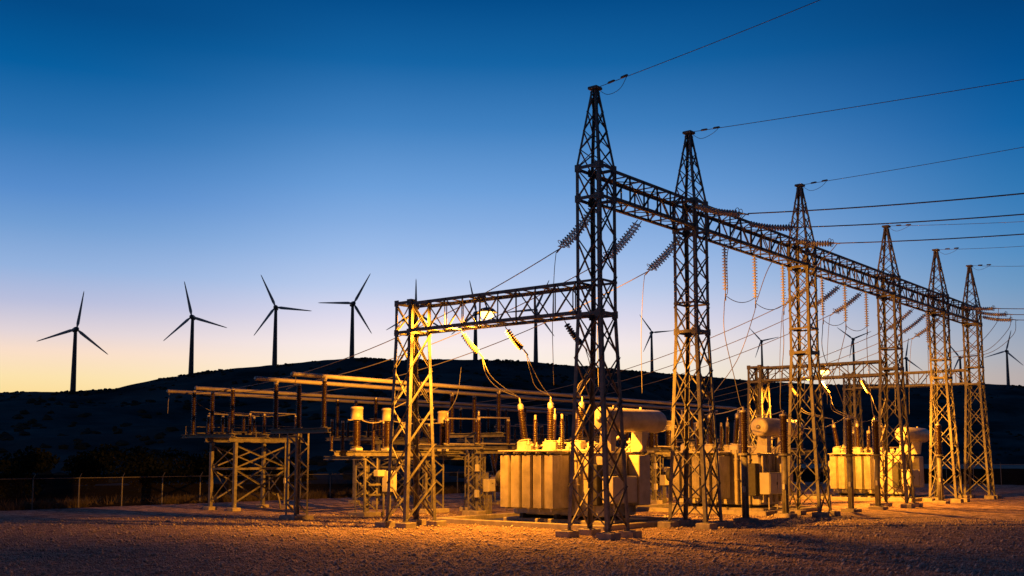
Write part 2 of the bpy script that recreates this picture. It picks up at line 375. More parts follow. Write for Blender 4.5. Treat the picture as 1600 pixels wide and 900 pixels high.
def ring(par, cs, z, w=.1, name='crossbar'):
    h = cs(z)
    for i in range(4):
        c0, c1 = CORN[i], CORN[(i+1)%4]; n = V3((c0[0]+c1[0])/2, (c0[1]+c1[1])/2, 0).normalized()
        bar(par, name, V3(c0[0]*h[0], c0[1]*h[1], z)+n*.012, V3(c1[0]*h[0], c1[1]*h[1], z)+n*.012, n, w, .03)
def legs(par, name, cs, z0, z1, w):
    for c in CORN:
        h0, h1 = cs(z0), cs(z1); p = V3(c[0]*h0[0], c[1]*h0[1], z0); q = V3(c[0]*h1[0], c[1]*h1[1], z1)
        z = (q-p); x = V3(-c[0],0,0); x = (x-z*(x.dot(z)/z.length_squared)).normalized(); y = z.normalized().cross(x)
        if y.dot(V3(0,-c[1],0)) < 0: x2 = -y; y = x; x = x2
        link(name, unit_L('steel', .13), par, mat4(x*w, y*w, z, p))
def footing(par, x, y, s, h=.33, name='footing', z=-.05):
    put(par, name, bevel_box('concrete', s, s, h, .025), (x, y, z))
    put(par, 'base_plate', bevel_box('steel', s*.5, s*.5, .03, .004), (x, y, z+h))
def gussets(par, cs, z, s):
    h = cs(z)
    for c in CORN:
        put(par, 'gusset_plate', unit_box('steel'), (c[0]*(h[0]-s*.4), c[1]*(h[1]+.022), z-s*.5), s=(s, .016, s))
        put(par, 'gusset_plate', unit_box('steel'), (c[0]*(h[0]+.022), c[1]*(h[1]-s*.4), z-s*.5), s=(.016, s, s))
def main_tower(u, label, nup):
    t = thing('lattice_tower', (u, 0, 0), label, 'tower', 'main gantry towers')
    def cs(z):
        if z <= ZK: k = (z-.2)/(ZK-.2); return (.775*(1-k)+.6*k, 1.0*(1-k)+.6*k)
        if z <= ZG1: return (.6, .6)
        k = (z-ZG1)/(ZT-ZG1); return (.6*(1-k)+.11*k,)*2
    legs(t, 'leg', cs, .19, ZK, .165); legs(t, 'leg', cs, ZK, ZG1, .15); legs(t, 'spire_leg', cs, ZG1, ZT, .105)
    lattice(t, cs, .35, ZK, 5, .062); lattice(t, cs, ZK, ZG0, nup, .056); lattice(t, cs, ZG0, ZG1, 1, .052); lattice(t, cs, ZG1, ZT-.15, 4, .043)
    for z in (ZK, ZG0, ZG1): ring(t, cs, z, .14); gussets(t, cs, z, .3)
    ring(t, cs, ZK+1.35, .1)
    put(t, 'cap_plate', bevel_box('steel', .46, .46, .12, .02), (0, 0, ZT-.06))
    for c in CORN: footing(t, c[0]*.775, c[1]*1.0, .72)
    return t
TL = ['nearest and tallest lattice gantry tower, left end of the row with spire tip',
      'second lattice gantry tower from the left, between two transformers',
      'third lattice gantry tower, in front of the right floodlight',
      'fourth lattice gantry tower, carrying the low beam with the right floodlight',
      'fifth lattice gantry tower, next to last at the right',
      'last and farthest lattice gantry tower at the right end of the row']
for i, u in enumerate(TU): main_tower(u, TL[i], 3 if i == 0 else 4)
def low_tower(u, v, a0, b0, a1, b1, z0, z1, label):
    t = thing('gantry_column', (u, v, 0), label, 'tower', 'low gantry columns')
    def cs(z):
        if z <= z0: k = (z-.2)/(z0-.2); return ((a0*(1-k)+a1*k)/2, (b0*(1-k)+b1*k)/2)
        return (a1/2, b1/2)
    legs(t, 'leg', cs, .19, z0, .19); legs(t, 'leg', cs, z0, z1+.05, .17)
    lattice(t, cs, .35, z0, 5, .07); lattice(t, cs, z0, z1, 1, .065)
    for z in (z0, z1): ring(t, cs, z, .14); gussets(t, cs, z, .28)
    for c in CORN: footing(t, c[0]*a0/2, c[1]*b0/2, .7)
low_tower(0, 10.58, 2.05, 1.32, 1.35, 1.05, 9.1, 10.5, 'low lattice column lit orange, left end of the beam with the left floodlight')
low_tower(34.54, 9.6, 1.9, 1.3, 1.3, 1.05, 8.65, 9.7, 'low lattice column behind the second transformer, far end of the right floodlight beam')
low_tower(53.54, 10.1, 1.9, 1.3, 1.3, 1.05, 9.1, 10.35, 'dark low lattice column far behind, end of the rearmost beam')

def truss(p0, p1, axis, z0, z1, wd, npan, label, chord=.15):
    """box truss along X or Y, zigzag sides with verticals"""
    c = V3((p0+p1)/2 if axis == 'X' else p0, 0, 0)
    name = 'truss_girder'
    def P(s, w, z): return V3(s, w, z) if axis == 'X' else V3(w, s, z)
    loc = P((p0+p1)/2, TR_OFF[0], z0); t = thing(name, loc, label, 'girder', 'lattice girders')
    L = p1-p0; h = z1-z0; hw = wd/2; s0 = -L/2
    for w in (-hw, hw):
        for z in (0, h):
            x = P(0, -1 if w > 0 else 1, 0); yv = V3(0,0,1 if z == 0 else -1)
            a, b = P(s0, w, z), P(-s0, w, z); d = (b-a)
            ax, ay = x, yv
            if ax.cross(ay).dot(d) < 0: ax, ay = ay, ax
            link('chord', unit_L('steel', .13), t, mat4(ax*chord, ay*chord, d, a))
    st = L/npan
    for k in range(npan+1):
        s = s0+k*st
        for w in (-hw, hw):
            n = P(0, math.copysign(1, w), 0)
            bar(t, 'upright', P(s, w, .02)-n*.02, P(s, w, h-.02)-n*.02, n, .058, shape='L')
        for z, sg in ((0, -1), (h, 1)):
            bar(t, 'strut', P(s, -hw+.03, z-sg*.03), P(s, hw-.03, z-sg*.03), V3(0,0,sg), .07, .04)
        if k == npan: break
        for w in (-hw, hw):
            n = P(0, math.copysign(1, w), 0); up = (k % 2 == 0)
            bar(t, 'diagonal', P(s, w, .05 if up else h-.05)-n*.1, P(s+st, w, h-.05 if up else .05)-n*.1, n, .06, shape='L')
            if axis == 'Y' and 0: pass
        for z, sg in ((0, -1), (h, 1)):
            e = 1 if (k+(z > 0)) % 2 else -1
            bar(t, 'diagonal', P(s, -hw*e*.95, z-sg*.08), P(s+st, hw*e*.95, z-sg*.08), V3(0,0,sg), .06, .03)
    return t
TR_OFF = [0]
GL = ['upper girder span between the nearest tower and the second tower', 'upper girder span between the second and third towers', 'upper girder span between the third and fourth towers',
      'upper girder span between the fourth and fifth towers', 'short last upper girder span between the fifth and sixth towers']
for i in range(5):
    a, b = TU[i]+.61, TU[i+1]-.61; truss(a, b, 'X', ZG0, ZG1, 1.16, max(5, round((b-a)/1.15)), GL[i])
TR_OFF[0] = 0; truss(.62, 10.04, 'Y', 9.1, 10.5, 1.3, 9, 'low lattice beam carrying the left floodlight above the first transformer')
TR_OFF[0] = 34.54; truss(.62, 9.06, 'Y', 8.65, 9.7, 1.2, 8, 'low lattice beam carrying the right floodlight')
TR_OFF[0] = 53.54; truss(.62, 9.56, 'Y', 9.1, 10.35, 1.2, 9, 'rearmost low lattice beam running back from the last tower')

# ------------------------------------------------------------------ insulator strings
DISC = [(.025,0),(.05,.005),(.055,.04),(.14,.05),(.145,.062),(.06,.085),(.045,.09),(.045,.13),(.025,.135)]
def string(p, q, label, n=None, double=None, m='greyp', group='insulator strings', sag=0, sc=1):
    """cap-and-pin discs from p (structure) to q (conductor)"""
    p = Vector(p); q = Vector(q); t = thing('insulator_string', p, label, 'insulator', group)
    d = q-p; L = d.length; offs = [V3(0,0,0)]
    if double: x = Vector(double).normalized(); offs = [x*.17, x*-.17]
    lead = .16; n = n or int((L-2*lead)/.145)
    me = lathe(m, DISC, 12, key='disc')
    for o in offs:
        pts = [o + d*(i/20) - V3(0,0,4*sag*(i/20)*(1-i/20)) for i in range(21)]
        def at(s):
            f = max(0, min(.9999, s))*20; k = int(f); return pts[k].lerp(pts[k+1], f-k), (pts[k+1]-pts[k])
        for k in range(n):
            a, dd = at((lead+(L-2*lead)*k/n)/L); put(t, 'insulator_disc', me, a, aim(dd), (sc, sc, (L-2*lead)/n/.135))
        rod(t, 'link', pts[0], at(lead/L)[0], .022, 'steel', 6); rod(t, 'link', at(1-lead/L)[0], pts[20], .022, 'steel', 6)
    if double:
        bar(t, 'yoke_plate', d+offs[0]*1.25, d+offs[1]*1.25, V3(0,0,1), .1, .03)
        for o in offs:
            c = d*.93+o; ring_ = []
            ax, ay, az, _ = frame(V3(0,0,0), d)
            for k in range(17): a = 2*math.pi*k/16; ring_.append(c+(ax*math.cos(a)+ay*math.sin(a))*.2)
            link('corona_ring', tube_mesh(ring_, .015, 'alu', 5), t)
    rod(t, 'clamp', d, d+d.normalized()*.35, .035, 'alu', 8)
    return t
# back-side double tension strings with strung conductors running back and down
BACK = [(.9, 'left of the nearest tower'), (4.4, 'right of the nearest tower'), (8.2, 'left of the second tower')]
back_end = []
for u, w in BACK:
    p = (u, .62, ZG0-.02); q = (u, 2.45, 12.4)
    string(p, q, 'slanting double insulator string hanging behind the girder, just '+w, double=(1,0,0), sag=.12); back_end.append(Vector(q))
BK3 = [(27.7, 'third and fourth towers, left one'), (31.3, 'third and fourth towers, right one')]
for u, w in BK3:
    p = (u, .62, ZG0-.02); q = (u, 2.5, 12.75)
    string(p, q, 'slanting double insulator string behind the girder between '+w, double=(1,0,0), sag=.1); back_end.append(Vector(q))
for u, w in ((24.1, 'behind the third tower'), (41.2, 'just left of the fifth tower'), (44.2, 'behind the fifth tower'), (47.3, 'just right of the fifth tower')):
    p = (u, .62, ZG0-.02); q = (u, 2.5, 12.6)
    string(p, q, 'slanting double insulator string hung from the girder '+w, double=(1,0,0), sag=.1); back_end.append(Vector(q))
WL = ['conductor sloping down left from the string left of the nearest tower', 'conductor sloping down from the string right of the nearest tower', 'conductor sloping down from the string left of the second tower',
      'conductor sloping back from the left string between third and fourth towers', 'conductor sloping back from the right string between third and fourth towers',
      'conductor sloping back from the string behind the third tower', 'conductor sloping back from the string left of the fifth tower', 'conductor sloping back from the string behind the fifth tower', 'conductor sloping back from the string right of the fifth tower']
for e, l in zip(back_end, WL):
    wire('strung_conductor', sagline(e+V3(0,.05,-.05), (max(e.x, 2.7), 34.3, 7.3), 1.6, 30), .022, l, 'strung conductors')
    wire('dropper', spline([e+V3(0,.3,-.22), e+V3(.05,.45,-1.2), e+V3(.25,.7,-3.4), e+V3(.6,.9,-6.0)], 8), .016, 'vertical dropper under the '+l.split('the ',1)[1], 'droppers')
# suspension strings below the main girder
HG = [(11.32,'first'),(14.64,'second'),(18.06,'third'),(23.41,'fourth'),(26.87,'fifth'),(30.38,'sixth'),(42.3,'seventh')]
for u, w in HG:
    string((u, 0, ZG0), (u, 0, 11.35), w+' vertical insulator string from the left, hanging below the upper girder', m='greyp')
for u in [h[0] for h in HG[:6]]:
    bar(None, 'x', (0,0,0), (0,0,1)) if 0 else None
# front tension strings towards the incoming line
FR = [(7.3, (-.6,15.0), (-3.0,14.25), 13.6, 'first'), (12.8, (-.6,15.1), (-3.1,14.55), 13.9, 'second'), (18.0, (-.6,15.1), (-2.95,14.6), 14.2, 'third'),
      (49.0, (-.6,14.9), (-3.0,14.5), 14.1, 'fourth'), (52.5, (-.6,14.85), (-3.0,14.42), 14.0, 'fifth'), (54.1, (-.6,14.6), (-3.0,14.14), 13.7, 'sixth')]
for i, (u, a, b, ze, w) in enumerate(FR):
    if i == 5: u = 53.95
    string((u, *a), (u, *b), w+' near-horizontal tension string from the left, pulled towards the right', double=(0,0,1) if 0 else (1,0,0), sag=.12)
    wire('line_conductor', sagline((u, b[0]-.3, b[1]-.05), (u, -60, ze+2.5), 2.0, 40), .028, w+' thick line conductor from the left, leaving the picture at the right', 'incoming line conductors')
    # jumper loop under the girder
    h = HG[i][0] if i < 3 else u-1
    wire('jumper_cable', spline(([(u, b[0]-.2, b[1]-.06), (u, b[0]+.25, b[1]-.5), (u+(h-u)*.45, -1.3, 12.9), (h, -.12, 11.5), (h, 0, 11.28)] if i < 3 else [(u, b[0]-.2, b[1]-.06), (u, b[0]+.05, b[1]-1.2), (u+(h-u)*.6, -1.4, 11.6), (h, 1.0, 11.2)]), 10), .02,
         'jumper loop from the clamp of the %s tension string under the girder' % w, 'jumper cables')
# shield wires from the spire tips
SH = [((0,-9.38,20.0), 'nearest tower'), ((7.92,-14.9,18.2), 'second tower'), ((20.64,-11.93,19.0), 'third tower'), ((34.54,-8.58,18.1), 'fourth tower'), ((45.01,-6.12,18.5), 'fifth tower'), ((53.54,-4.1,18.5), 'last tower')]
for (q, w), u in zip(SH, TU):
    p = V3(u, -.15, ZT+.02); q = Vector(q); e = p+(q-p)*2.6
    wire('shield_wire', sagline(p, e, .25, 30), .014, 'thin overhead wire running right from the tip of the '+w, 'overhead wires from the spire tips')
    pf = p+(q-p).normalized()*.05
    cl = thing('strain_clamp', p, 'small strain clamp with loop on the tip of the '+w, 'clamp', 'tip clamps')
    d = (q-p).normalized(); put(cl, 'clamp_body', lathe('steel', [(.02,0),(.05,.05),(.05,.3),(.02,.36)], 8, key='cl'), d*.5, aim(d)); put(cl, 'clamp_body', lathe('steel', [(.02,0),(.05,.05),(.05,.3),(.02,.36)], 8, key='cl'), d*1.15, aim(d))
    link('loop', tube_mesh(spline([(0,0,-.1), (0,-.5,-.42), (0,-1.1,-.3), d*1.5], 8), .012, 'steel', 5), cl)

# ------------------------------------------------------------------ transformers
def frames_rect(par, name, x0, y0, z0, x1, y1, z1, m, b=.03):
    return put(par, name, bevel_box(m, x1-x0, y1-y0, z1-z0, b), ((x0+x1)/2, (y0+y1)/2, z0))
def fin_mesh():
    # pressed radiator fin: thin plate with vertical flutes on its edges
    def f():
        v = []; n = 10; W_, H_, T = 1.32, 2.55, .052
        prof = []
        for i in range(n+1): prof.append((-W_/2+W_*i/n, T/2 if i % 2 else T/2*.55))
        for i in range(n, -1, -1): prof.append((-W_/2+W_*i/n, -(T/2 if i % 2 else T/2*.55)))
        k = len(prof); v = [(x,y,0.04) for x,y in prof]+[(x,y,H_-.04) for x,y in prof]
        fc = [(i,(i+1)%k,k+(i+1)%k,k+i) for i in range(k)]+[tuple(reversed(range(k))), tuple(range(k,2*k))]
        return mk('fin', v, fc, 'paint')
    return cached('fin', f)
def bushing(par, x, y, z, h, r, tilt=(0,0), tur=.5):
    T = frames_rect(par, 'turret', x-.3, y-.3, z, x+.3, y+.3, z+tur, 'paint', .05)
    rot = Matrix.Rotation(tilt[1], 4, 'X') @ Matrix.Rotation(tilt[0], 4, 'Y')
    put(par, 'turret_flange', cyl('paint', r*1.7, .07, 14), (x, y, z+tur), rot)
    b = put(par, 'bushing', insul('brown', h, r, r*.68, 16), (x, y, z+tur+.05), rot)
    put(b, 'bushing_cap', lathe('alu', [(r*.75,0),(r*.8,.05),(r*.8,.26),(r*.5,.32),(.04,.34),(.04,.58),(.02,.6)], 12, key=('cap', r)), (0,0,h))
    return Vector((x, y, z+tur+.05)) + (rot @ Vector((0,0,h+.58)))
def transformer(u0, label, seed):
    rd = random.Random(seed)
    t = thing('power_transformer', (u0+6.5, 6.2, 0), label, 'transformer', 'power transformers'); OX, OY = 6.5, 6.2
    def fr(name, x0, y0, z0, x1, y1, z1, m='paint', b=.03, par=None): return frames_rect(par or t, name, x0-OX, y0-OY, z0, x1-OX, y1-OY, z1, m, b)
    fr('foundation', 5.3, 3.2, 0, 9.0, 9.4, .28, 'concrete', .04)
    for y in (4.2, 6.2, 8.3): fr('skid_beam', 5.4, y-.12, .28, 8.7, y+.12, .5, 'darkmetal', .02)
    fr('tank', 5.62, 3.55, .45, 8.45, 9.0, 3.42, 'paint', .06)
    fr('tank_cover', 5.5, 3.42, 3.42, 8.58, 9.13, 3.5, 'paint', .02)
    for k in range(6): y = 3.85+k*.97; fr('stiffener', 8.45, y, .6, 8.6, y+.1, 3.4, 'paint', .015); 
    for k in range(4): x = 5.8+k*.78; fr('stiffener', x, 3.4, .6, x+.1, 3.55, 3.4, 'paint', .015)
    for z in (1.2, 2.4): fr('stiffener', 5.9, 3.43, z, 8.3, 3.55, z+.08, 'paint', .015)
    # radiator bank facing -X
    fin = fin_mesh()
    for k in range(5):
        y0 = 5.28+k*.675
        rg = put(t, 'radiator', cyl('paint', .07, .56, 10), (4.62-OX, y0-OY, 3.32), Matrix.Rotation(-math.pi/2, 4, 'X'))
        for j in range(7):
            o = link('radiator_fin', fin, rg); o.matrix_basis = (Matrix.Rotation(math.pi/2, 4, 'X') @ Matrix.Translation((0, .035+j*.068, -2.5)))
        fr('header_pipe', 4.1, y0+.2, 3.38, 5.64, y0+.34, 3.5, 'paint', .04)
        fr('header_pipe', 4.1, y0+.2, .78, 5.64, y0+.34, .9, 'paint', .04)
        put(t, 'lifting_lug', lathe('darkmetal', [(.06,0),(.06,.05)], 8), (3.97-OX, y0+.27-OY, 3.42), Matrix.Rotation(-math.pi/2, 4, 'Y'))
        put(t, 'drain_valve', cyl('paint', .05, .14, 8), (4.2-OX, y0+.27-OY, .66))
    fr('radiator_frame', 3.96, 5.22, 3.52, 5.5, 8.62, 3.57, 'paint', .015)
    # bushings
    fr('bushing_pocket', 5.75, 4.3, 3.5, 6.7, 9.0, 3.62, 'paint', .03)
    tops = [bushing(t, 6.2-OX, 8.7-OY, 3.5, 1.55, .19, (0, R(-9)), .55), bushing(t, 6.2-OX, 7.05-OY, 3.5, 1.6, .19, (0, 0), .5), bushing(t, 6.2-OX, 5.35-OY, 3.5, 1.55, .19, (0, R(6)), .5)]
    for y in (8.0, 6.7, 5.6): bushing(t, 7.7-OX, y-OY, 3.5, 1.15, .12, (R(4), 0), .45)
    for y in (7.75, 6.1): 
        b = put(t, 'arrester', insul('brown', 1.5, .12, .08, 14), (5.85-OX, y-OY, 3.62)); put(b, 'arrester_cap', cyl('alu', .06, .22, 8), (0,0,1.5))
    for k, x in enumerate((5.35, 5.45)):
        y = 4.9-k*.75; rod(t, 'riser_pipe', (x-OX, y-OY, .5), (x-OX, y-OY, 3.7), .09, 'paint', 12); put(t, 'pipe_flange', cyl('paint', .15, .08, 12), (x-OX, y-OY, 1.9)); put(t, 'pipe_flange', cyl('paint', .15, .08, 12), (x-OX, y-OY, 3.1))
    fr('toning_box', 5.1, 3.55, 1.0, 5.61, 4.05, 2.9, 'darkmetal', .03); np_ = fr('name_plate', 5.600, 4.3, 2.2, 5.617, 4.7, 2.5, 'alu', .004)  # dark box added to tone down the brightly lit tank face
    # cover clutter
    for _ in range(30):
        x, y = rd.uniform(5.75, 8.3), rd.uniform(3.7, 8.9); h = rd.uniform(.12, .5); s = rd.uniform(.08, .2)
        if rd.random() < .5: fr('cover_fitting', x-s, y-s, 3.5, x+s, y+s, 3.5+h, 'paint', .02)
        else:
            put(t, 'valve', lathe('paint', [(s*.9,0),(s*.9,.05),(s*.4,.07),(s*.4,h),(s*.8,h+.02),(s*.8,h+.1),(.03,h+.14),(.03,h+.26)], 10, key=('v', round(s,2), round(h,2))), (x-OX, y-OY, 3.5))
    for k in range(5):
        y = rd.uniform(3.8, 8.8); x = rd.uniform(5.8, 7); z = rd.uniform(3.65, 4.1); rod(t, 'pipe', (x-OX, y-OY, z), (x+1.3-OX, y+rd.uniform(-.5, .5)-OY, z+rd.uniform(-.1, .3)), .04, 'paint')
    # conservator along X
    c = put(t, 'conservator', lathe('paint', [(.12,0),(.42,.02),(.52,.06),(.56,.16),(.56,5.0),(.52,5.16),(.40,5.28),(.2,5.34),(.02,5.35)], 28, key='cons'), (4.5-OX, 3.0-OY, 5.0), Matrix.Rotation(math.pi/2, 4, 'Y'))
    put(c, 'end_gauge', lathe('alu', [(.13,0),(.13,.05),(.06,.06),(.05,.11)], 14, key='gauge'), (0,0,-.05))
    put(c, 'vent_pipe', cyl('paint', .05, .22, 8), (-.66, 0, 1.2), Matrix.Rotation(math.pi/2, 4, 'Y')); put(c, 'lifting_eye', cyl('paint', .07, .12, 8), (-.66, 0, 3.6), Matrix.Rotation(math.pi/2, 4, 'Y'))
    for x in (5.4, 8.1):
        v = [(-.3,-.28,0),(.3,-.28,0),(.3,.28,0),(-.3,.28,0),(-.16,-.2,-1.05),(.16,-.2,-1.05),(.16,.5,-1.05),(-.16,.5,-1.05)]
        put(t, 'conservator_bracket', cached('cbr', lambda: mk('bracket', v, [(0,1,2,3),(7,6,5,4),(4,5,1,0),(5,6,2,1),(6,7,3,2),(7,4,0,3)], 'paint')), (x-OX, 3.05-OY, 4.56))
        rod(t, 'strut', (x+.6-OX, 3.2-OY, 4.5), (x-.5-OX, 3.7-OY, 3.5), .05, 'paint')
    rod(t, 'oil_pipe', (7.0-OX, 3.1-OY, 4.5), (7.0-OX, 4.3-OY, 3.75), .06, 'paint')
    # control cabinet and side fittings
    cb = fr('control_cabinet', 5.25, 2.75, 1.1, 7.3, 3.38, 2.36, 'cabinet', .03)
    put(cb, 'door', bevel_box('cabinet', .92, .03, 1.12, .01), (-.49, -.33, .07)); put(cb, 'door', bevel_box('cabinet', .92, .03, 1.12, .01), (.49, -.33, .07)); put(cb, 'handle', bevel_box('darkmetal', .05, .05, .16, .01), (-.1, -.365, .55))
    for x in (5.7, 6.8): fr('conduit', x, 3.0, .2, x+.07, 3.07, 1.1, 'paint', .01)
    fr('side_radiator', 7.5, 2.75, .95, 8.5, 3.38, 3.35, 'paint', .03); fr('tap_changer', 6.3, 9.0, .95, 7.4, 9.6, 3.0, 'paint', .08)
    put(t, 'cooling_fan', lathe('darkmetal', [(.4,0),(.42,.04),(.42,.22),(.4,.26)], 18, key='fan'), (5.0-OX, 9.05-OY, 2.2), Matrix.Rotation(math.pi/2, 4, 'X') @ Matrix.Rotation(math.pi, 4, 'X'))
    return [Vector((u0+6.5, 6.2, 0))+p for p in tops]
TOPS = [transformer(0, 'nearest power transformer with grey finned radiators behind the nearest tower', 1),
        transformer(16.3, 'middle power transformer behind the second tower', 2),
        transformer(40.3, 'farthest power transformer, brightly lit beyond the right floodlight', 3)]
def curb(x0, y0, x1, y1, label):
    t = thing('containment_curb', ((x0+x1)/2, (y0+y1)/2, 0), label, 'curb', 'oil containment curbs'); w = .28; h = .26; hx, hy = (x1-x0)/2, (y1-y0)/2
    for s in (-1, 1):
        put(t, 'curb_wall', bevel_box('concrete', w, 2*hy, h+.05, .03), (s*(hx-w/2), 0, -.05))
        put(t, 'curb_wall', bevel_box('concrete', 2*hx-2*w-.006, w, h+.05, .03), (0, s*(hy-w/2), -.05))
    put(t, 'pit_floor', bevel_box('darkmetal', 2*hx-2*w-.01, 2*hy-2*w-.01, .06, .005), (0, 0, -.01))  # floor coloured dark to stand for the shade inside the curb
curb(2.9, 1.7, 10.6, 12.0, 'low concrete curb around the nearest transformer')
curb(19.2, 1.9, 27.0, 11.5, 'low concrete curb around the middle transformer')
curb(43.2, 1.9, 51.0, 11.5, 'low concrete curb around the farthest transformer')

# beam strings and droppers to the transformer bushings
def feed(uB, zB, tops, vs, which):
    for v, tp, w in zip(vs, tops, ('left', 'middle', 'right')):
        q = (uB+1.75, v-.15, zB-.98)
        string((uB+.62, v, zB-.02), q, '%s small insulator string slanting off the beam %s' % (w, which), m='brownp', group='beam strings', sag=.1, n=10)
        q = Vector(q)+V3(.15,-.02,-.12)
        for k in (-1, 1):
            wire('dropper', spline([q, q+V3(.5, .12*k, -.9), q.lerp(tp, .6)+V3(-.15, .2*k, -.35), tp+V3(-.2,.03*k,.12), tp], 8), .018, '%s cable of twin dropper from %s string on beam %s' % ('left' if k > 0 else 'right', w, which), 'droppers')
feed(0, 9.1, TOPS[0], (8.06, 5.4, 2.1), 'with the left floodlight')
feed(34.54, 8.65, TOPS[2], (7.6, 5.2, 2.3), 'with the right floodlight')

# ------------------------------------------------------------------ surge arrester posts
AR = [(13.18,.1,'first, beside the second tower'),(18.72,.5,'second, left of the third tower'),(26.53,-.1,'third, right of the third tower'),(30.7,-.2,'fourth, left of the fourth tower'),(41.89,-.6,'fifth, lit orange in front of the fifth tower')]
ATOP = []
for x, y, w in AR:
    t = thing('arrester_post', (x, y, 0), 'brown insulator on a steel column, '+w, 'insulator post', 'column mounted insulators')
    put(t, 'footing', bevel_box('concrete', .95, .95, .25, .03), (0,0,-.05)); put(t, 'base_plate', bevel_box('steel', .5, .5, .04, .005), (0,0,.2))
    put(t, 'column', lathe('steel', [(.18,0),(.17,3.1)], 10, key='col', smooth=True), (0,0,.23))
    put(t, 'flange', cyl('steel', .32, .12, 14), (0,0,3.33))
    b = put(t, 'insulator', insul('brown', 2.05, .24, .17, 20, 16), (0,0,3.45)); put(b, 'terminal', lathe('alu', [(.2,0),(.2,.1),(.06,.13),(.06,.3),(.02,.32)], 12, key='term'), (0,0,2.05))
    put(t, 'counter_box', bevel_box('cabinet', .16, .14, .3, .02), (-.22,-.05,1.5)); rod(t, 'conduit', (-.2,-.12,.2), (-.2,-.12,1.5), .03, 'steel')
    rod(t, 'terminal_arm', (0,0,5.62), (.55,.1,5.7), .03, 'alu')
    ATOP.append(Vector((x, y, 5.78)))
HB = lambda k: Vector((HG[k][0], 0, 11.25))
DR = [(HB(0), ATOP[0], 'first hanging string to the first arrester post'), (HB(2), ATOP[1], 'third hanging string to the second arrester post'),
      (HB(3), ATOP[2], 'fourth hanging string to the third arrester post'), (HB(5), ATOP[3], 'sixth hanging string to the fourth arrester post'), (HB(6), ATOP[4], 'seventh hanging string to the fifth arrester post')]
for a, b, w in DR:
    wire('dropper', spline([a, a+V3(-.25,-.05,-.6), a+V3(-.35,-.1,-2.0), a.lerp(b, .75)+V3(-.35,0,-.2), b+V3(-.3,0,.15), b], 10), .02, 'long curved dropper from the '+w, 'droppers')
wire('dropper', spline([HB(1), HB(1)+V3(-.3,0,-.7), HB(1)+V3(-.3,1,-3), TOPS[1][1]+V3(-.3,-.2,.6), TOPS[1][1]], 10), .02, 'long curved dropper from the second hanging string to the middle transformer', 'droppers')
wire('dropper', spline([HB(4), HB(4)+V3(-.3,0,-.7), HB(4)+V3(.2,1,-3), HB(4)+V3(.8,3,-5.6)], 10), .02, 'long curved dropper from the fifth hanging string', 'droppers')
for k, w in ((0,'first and second'),(1,'second and third'),(3,'fourth and fifth'),(4,'fifth and sixth')):
    wire('jumper_cable', sagline(HB(k)+V3(.05,.0,0), HB(k+1)+V3(0,.02,.3), .3, 14), .018, 'sagging jumper between the bottoms of the %s hanging strings' % w, 'jumper cables')
for a, b, w in ((1,0,'first tap'),(2,3,'second tap')):
    p = ATOP[a] if a != 1 else ATOP[0]
for p, q, w in ((ATOP[0], TOPS[1][0], 'first arrester post to the left bushing of the middle transformer'), (ATOP[1], TOPS[1][2], 'second arrester post to the right bushing of the middle transformer'),
             (ATOP[2], ATOP[3], 'third arrester post to the fourth'), (ATOP[2], V3(31.5, 5, 5.2), 'third arrester post back to the bus')):
    wire('connecting_cable', sagline(p+V3(0,0,.02), q, .35, 14), .02, 'slack cable from the '+w, 'connecting cables')

# ------------------------------------------------------------------ tubular buses and their supports
BUS = [(17.3, -1.7, 46, 'nearest and highest'), (21.2, -.96, 50, 'second'), (30.3, 1.6, 52, 'third'), (34.3, 2.3, 52, 'farthest and lowest looking')]
ZB = 7.4
for v, a, b, w in BUS:
    t = thing('bus_tube', ((a+b)/2, v, ZB), w+' long aluminium bus tube across the yard', 'bus bar', 'tubular bus bars')
    h = (b-a)/2; put(t, 'tube', lathe('alu', [(.105,0),(.115,.02),(.115,1)], 14, key='bt'), (-h,0,0), Matrix.Rotation(math.pi/2, 4, 'Y'), (1,1,2*h))
    put(t, 'end_cap', lathe('alu', [(.12,0),(.125,.03),(.125,.12),(.02,.13)], 14, key='bec'), (-h-.03,0,0), Matrix.Rotation(math.pi/2, 4, 'Y'))
def lattice_column(par, x, y, z0, z1, w, d, np_, fs=None):
    for sx_ in (-1,1):
        for sy_ in (-1,1):
            z = V3(0,0,z1-z0); c = (sx_, sy_); xx = V3(-sx_,0,0); yy = V3(0,-sy_,0)
            if xx.cross(yy).z < 0: xx, yy = yy, xx
            link('leg', unit_L('steel', .13), par, mat4(xx*.11, yy*.11, z, V3(x+sx_*w/2, y+sy_*d/2, z0)))
    for k in range(np_):
        a, b = z0+.1+(z1-z0-.2)*k/np_, z0+.1+(z1-z0-.2)*(k+1)/np_; e = 1 if k % 2 else -1
        for s in (-1, 1):
            bar(par, 'brace', V3(x-e*w/2, y+s*d/2-s*.02, a), V3(x+e*w/2, y+s*d/2-s*.02, b), V3(0,s,0), .06, .03)
            bar(par, 'brace', V3(x+s*w/2-s*.02, y+e*d/2, a), V3(x+s*w/2-s*.02, y-e*d/2, b), V3(s,0,0), .06, .03)
    if fs: put(par, 'footing', bevel_box('concrete', w+fs, d+fs, .35, .03), (x, y, -.1))
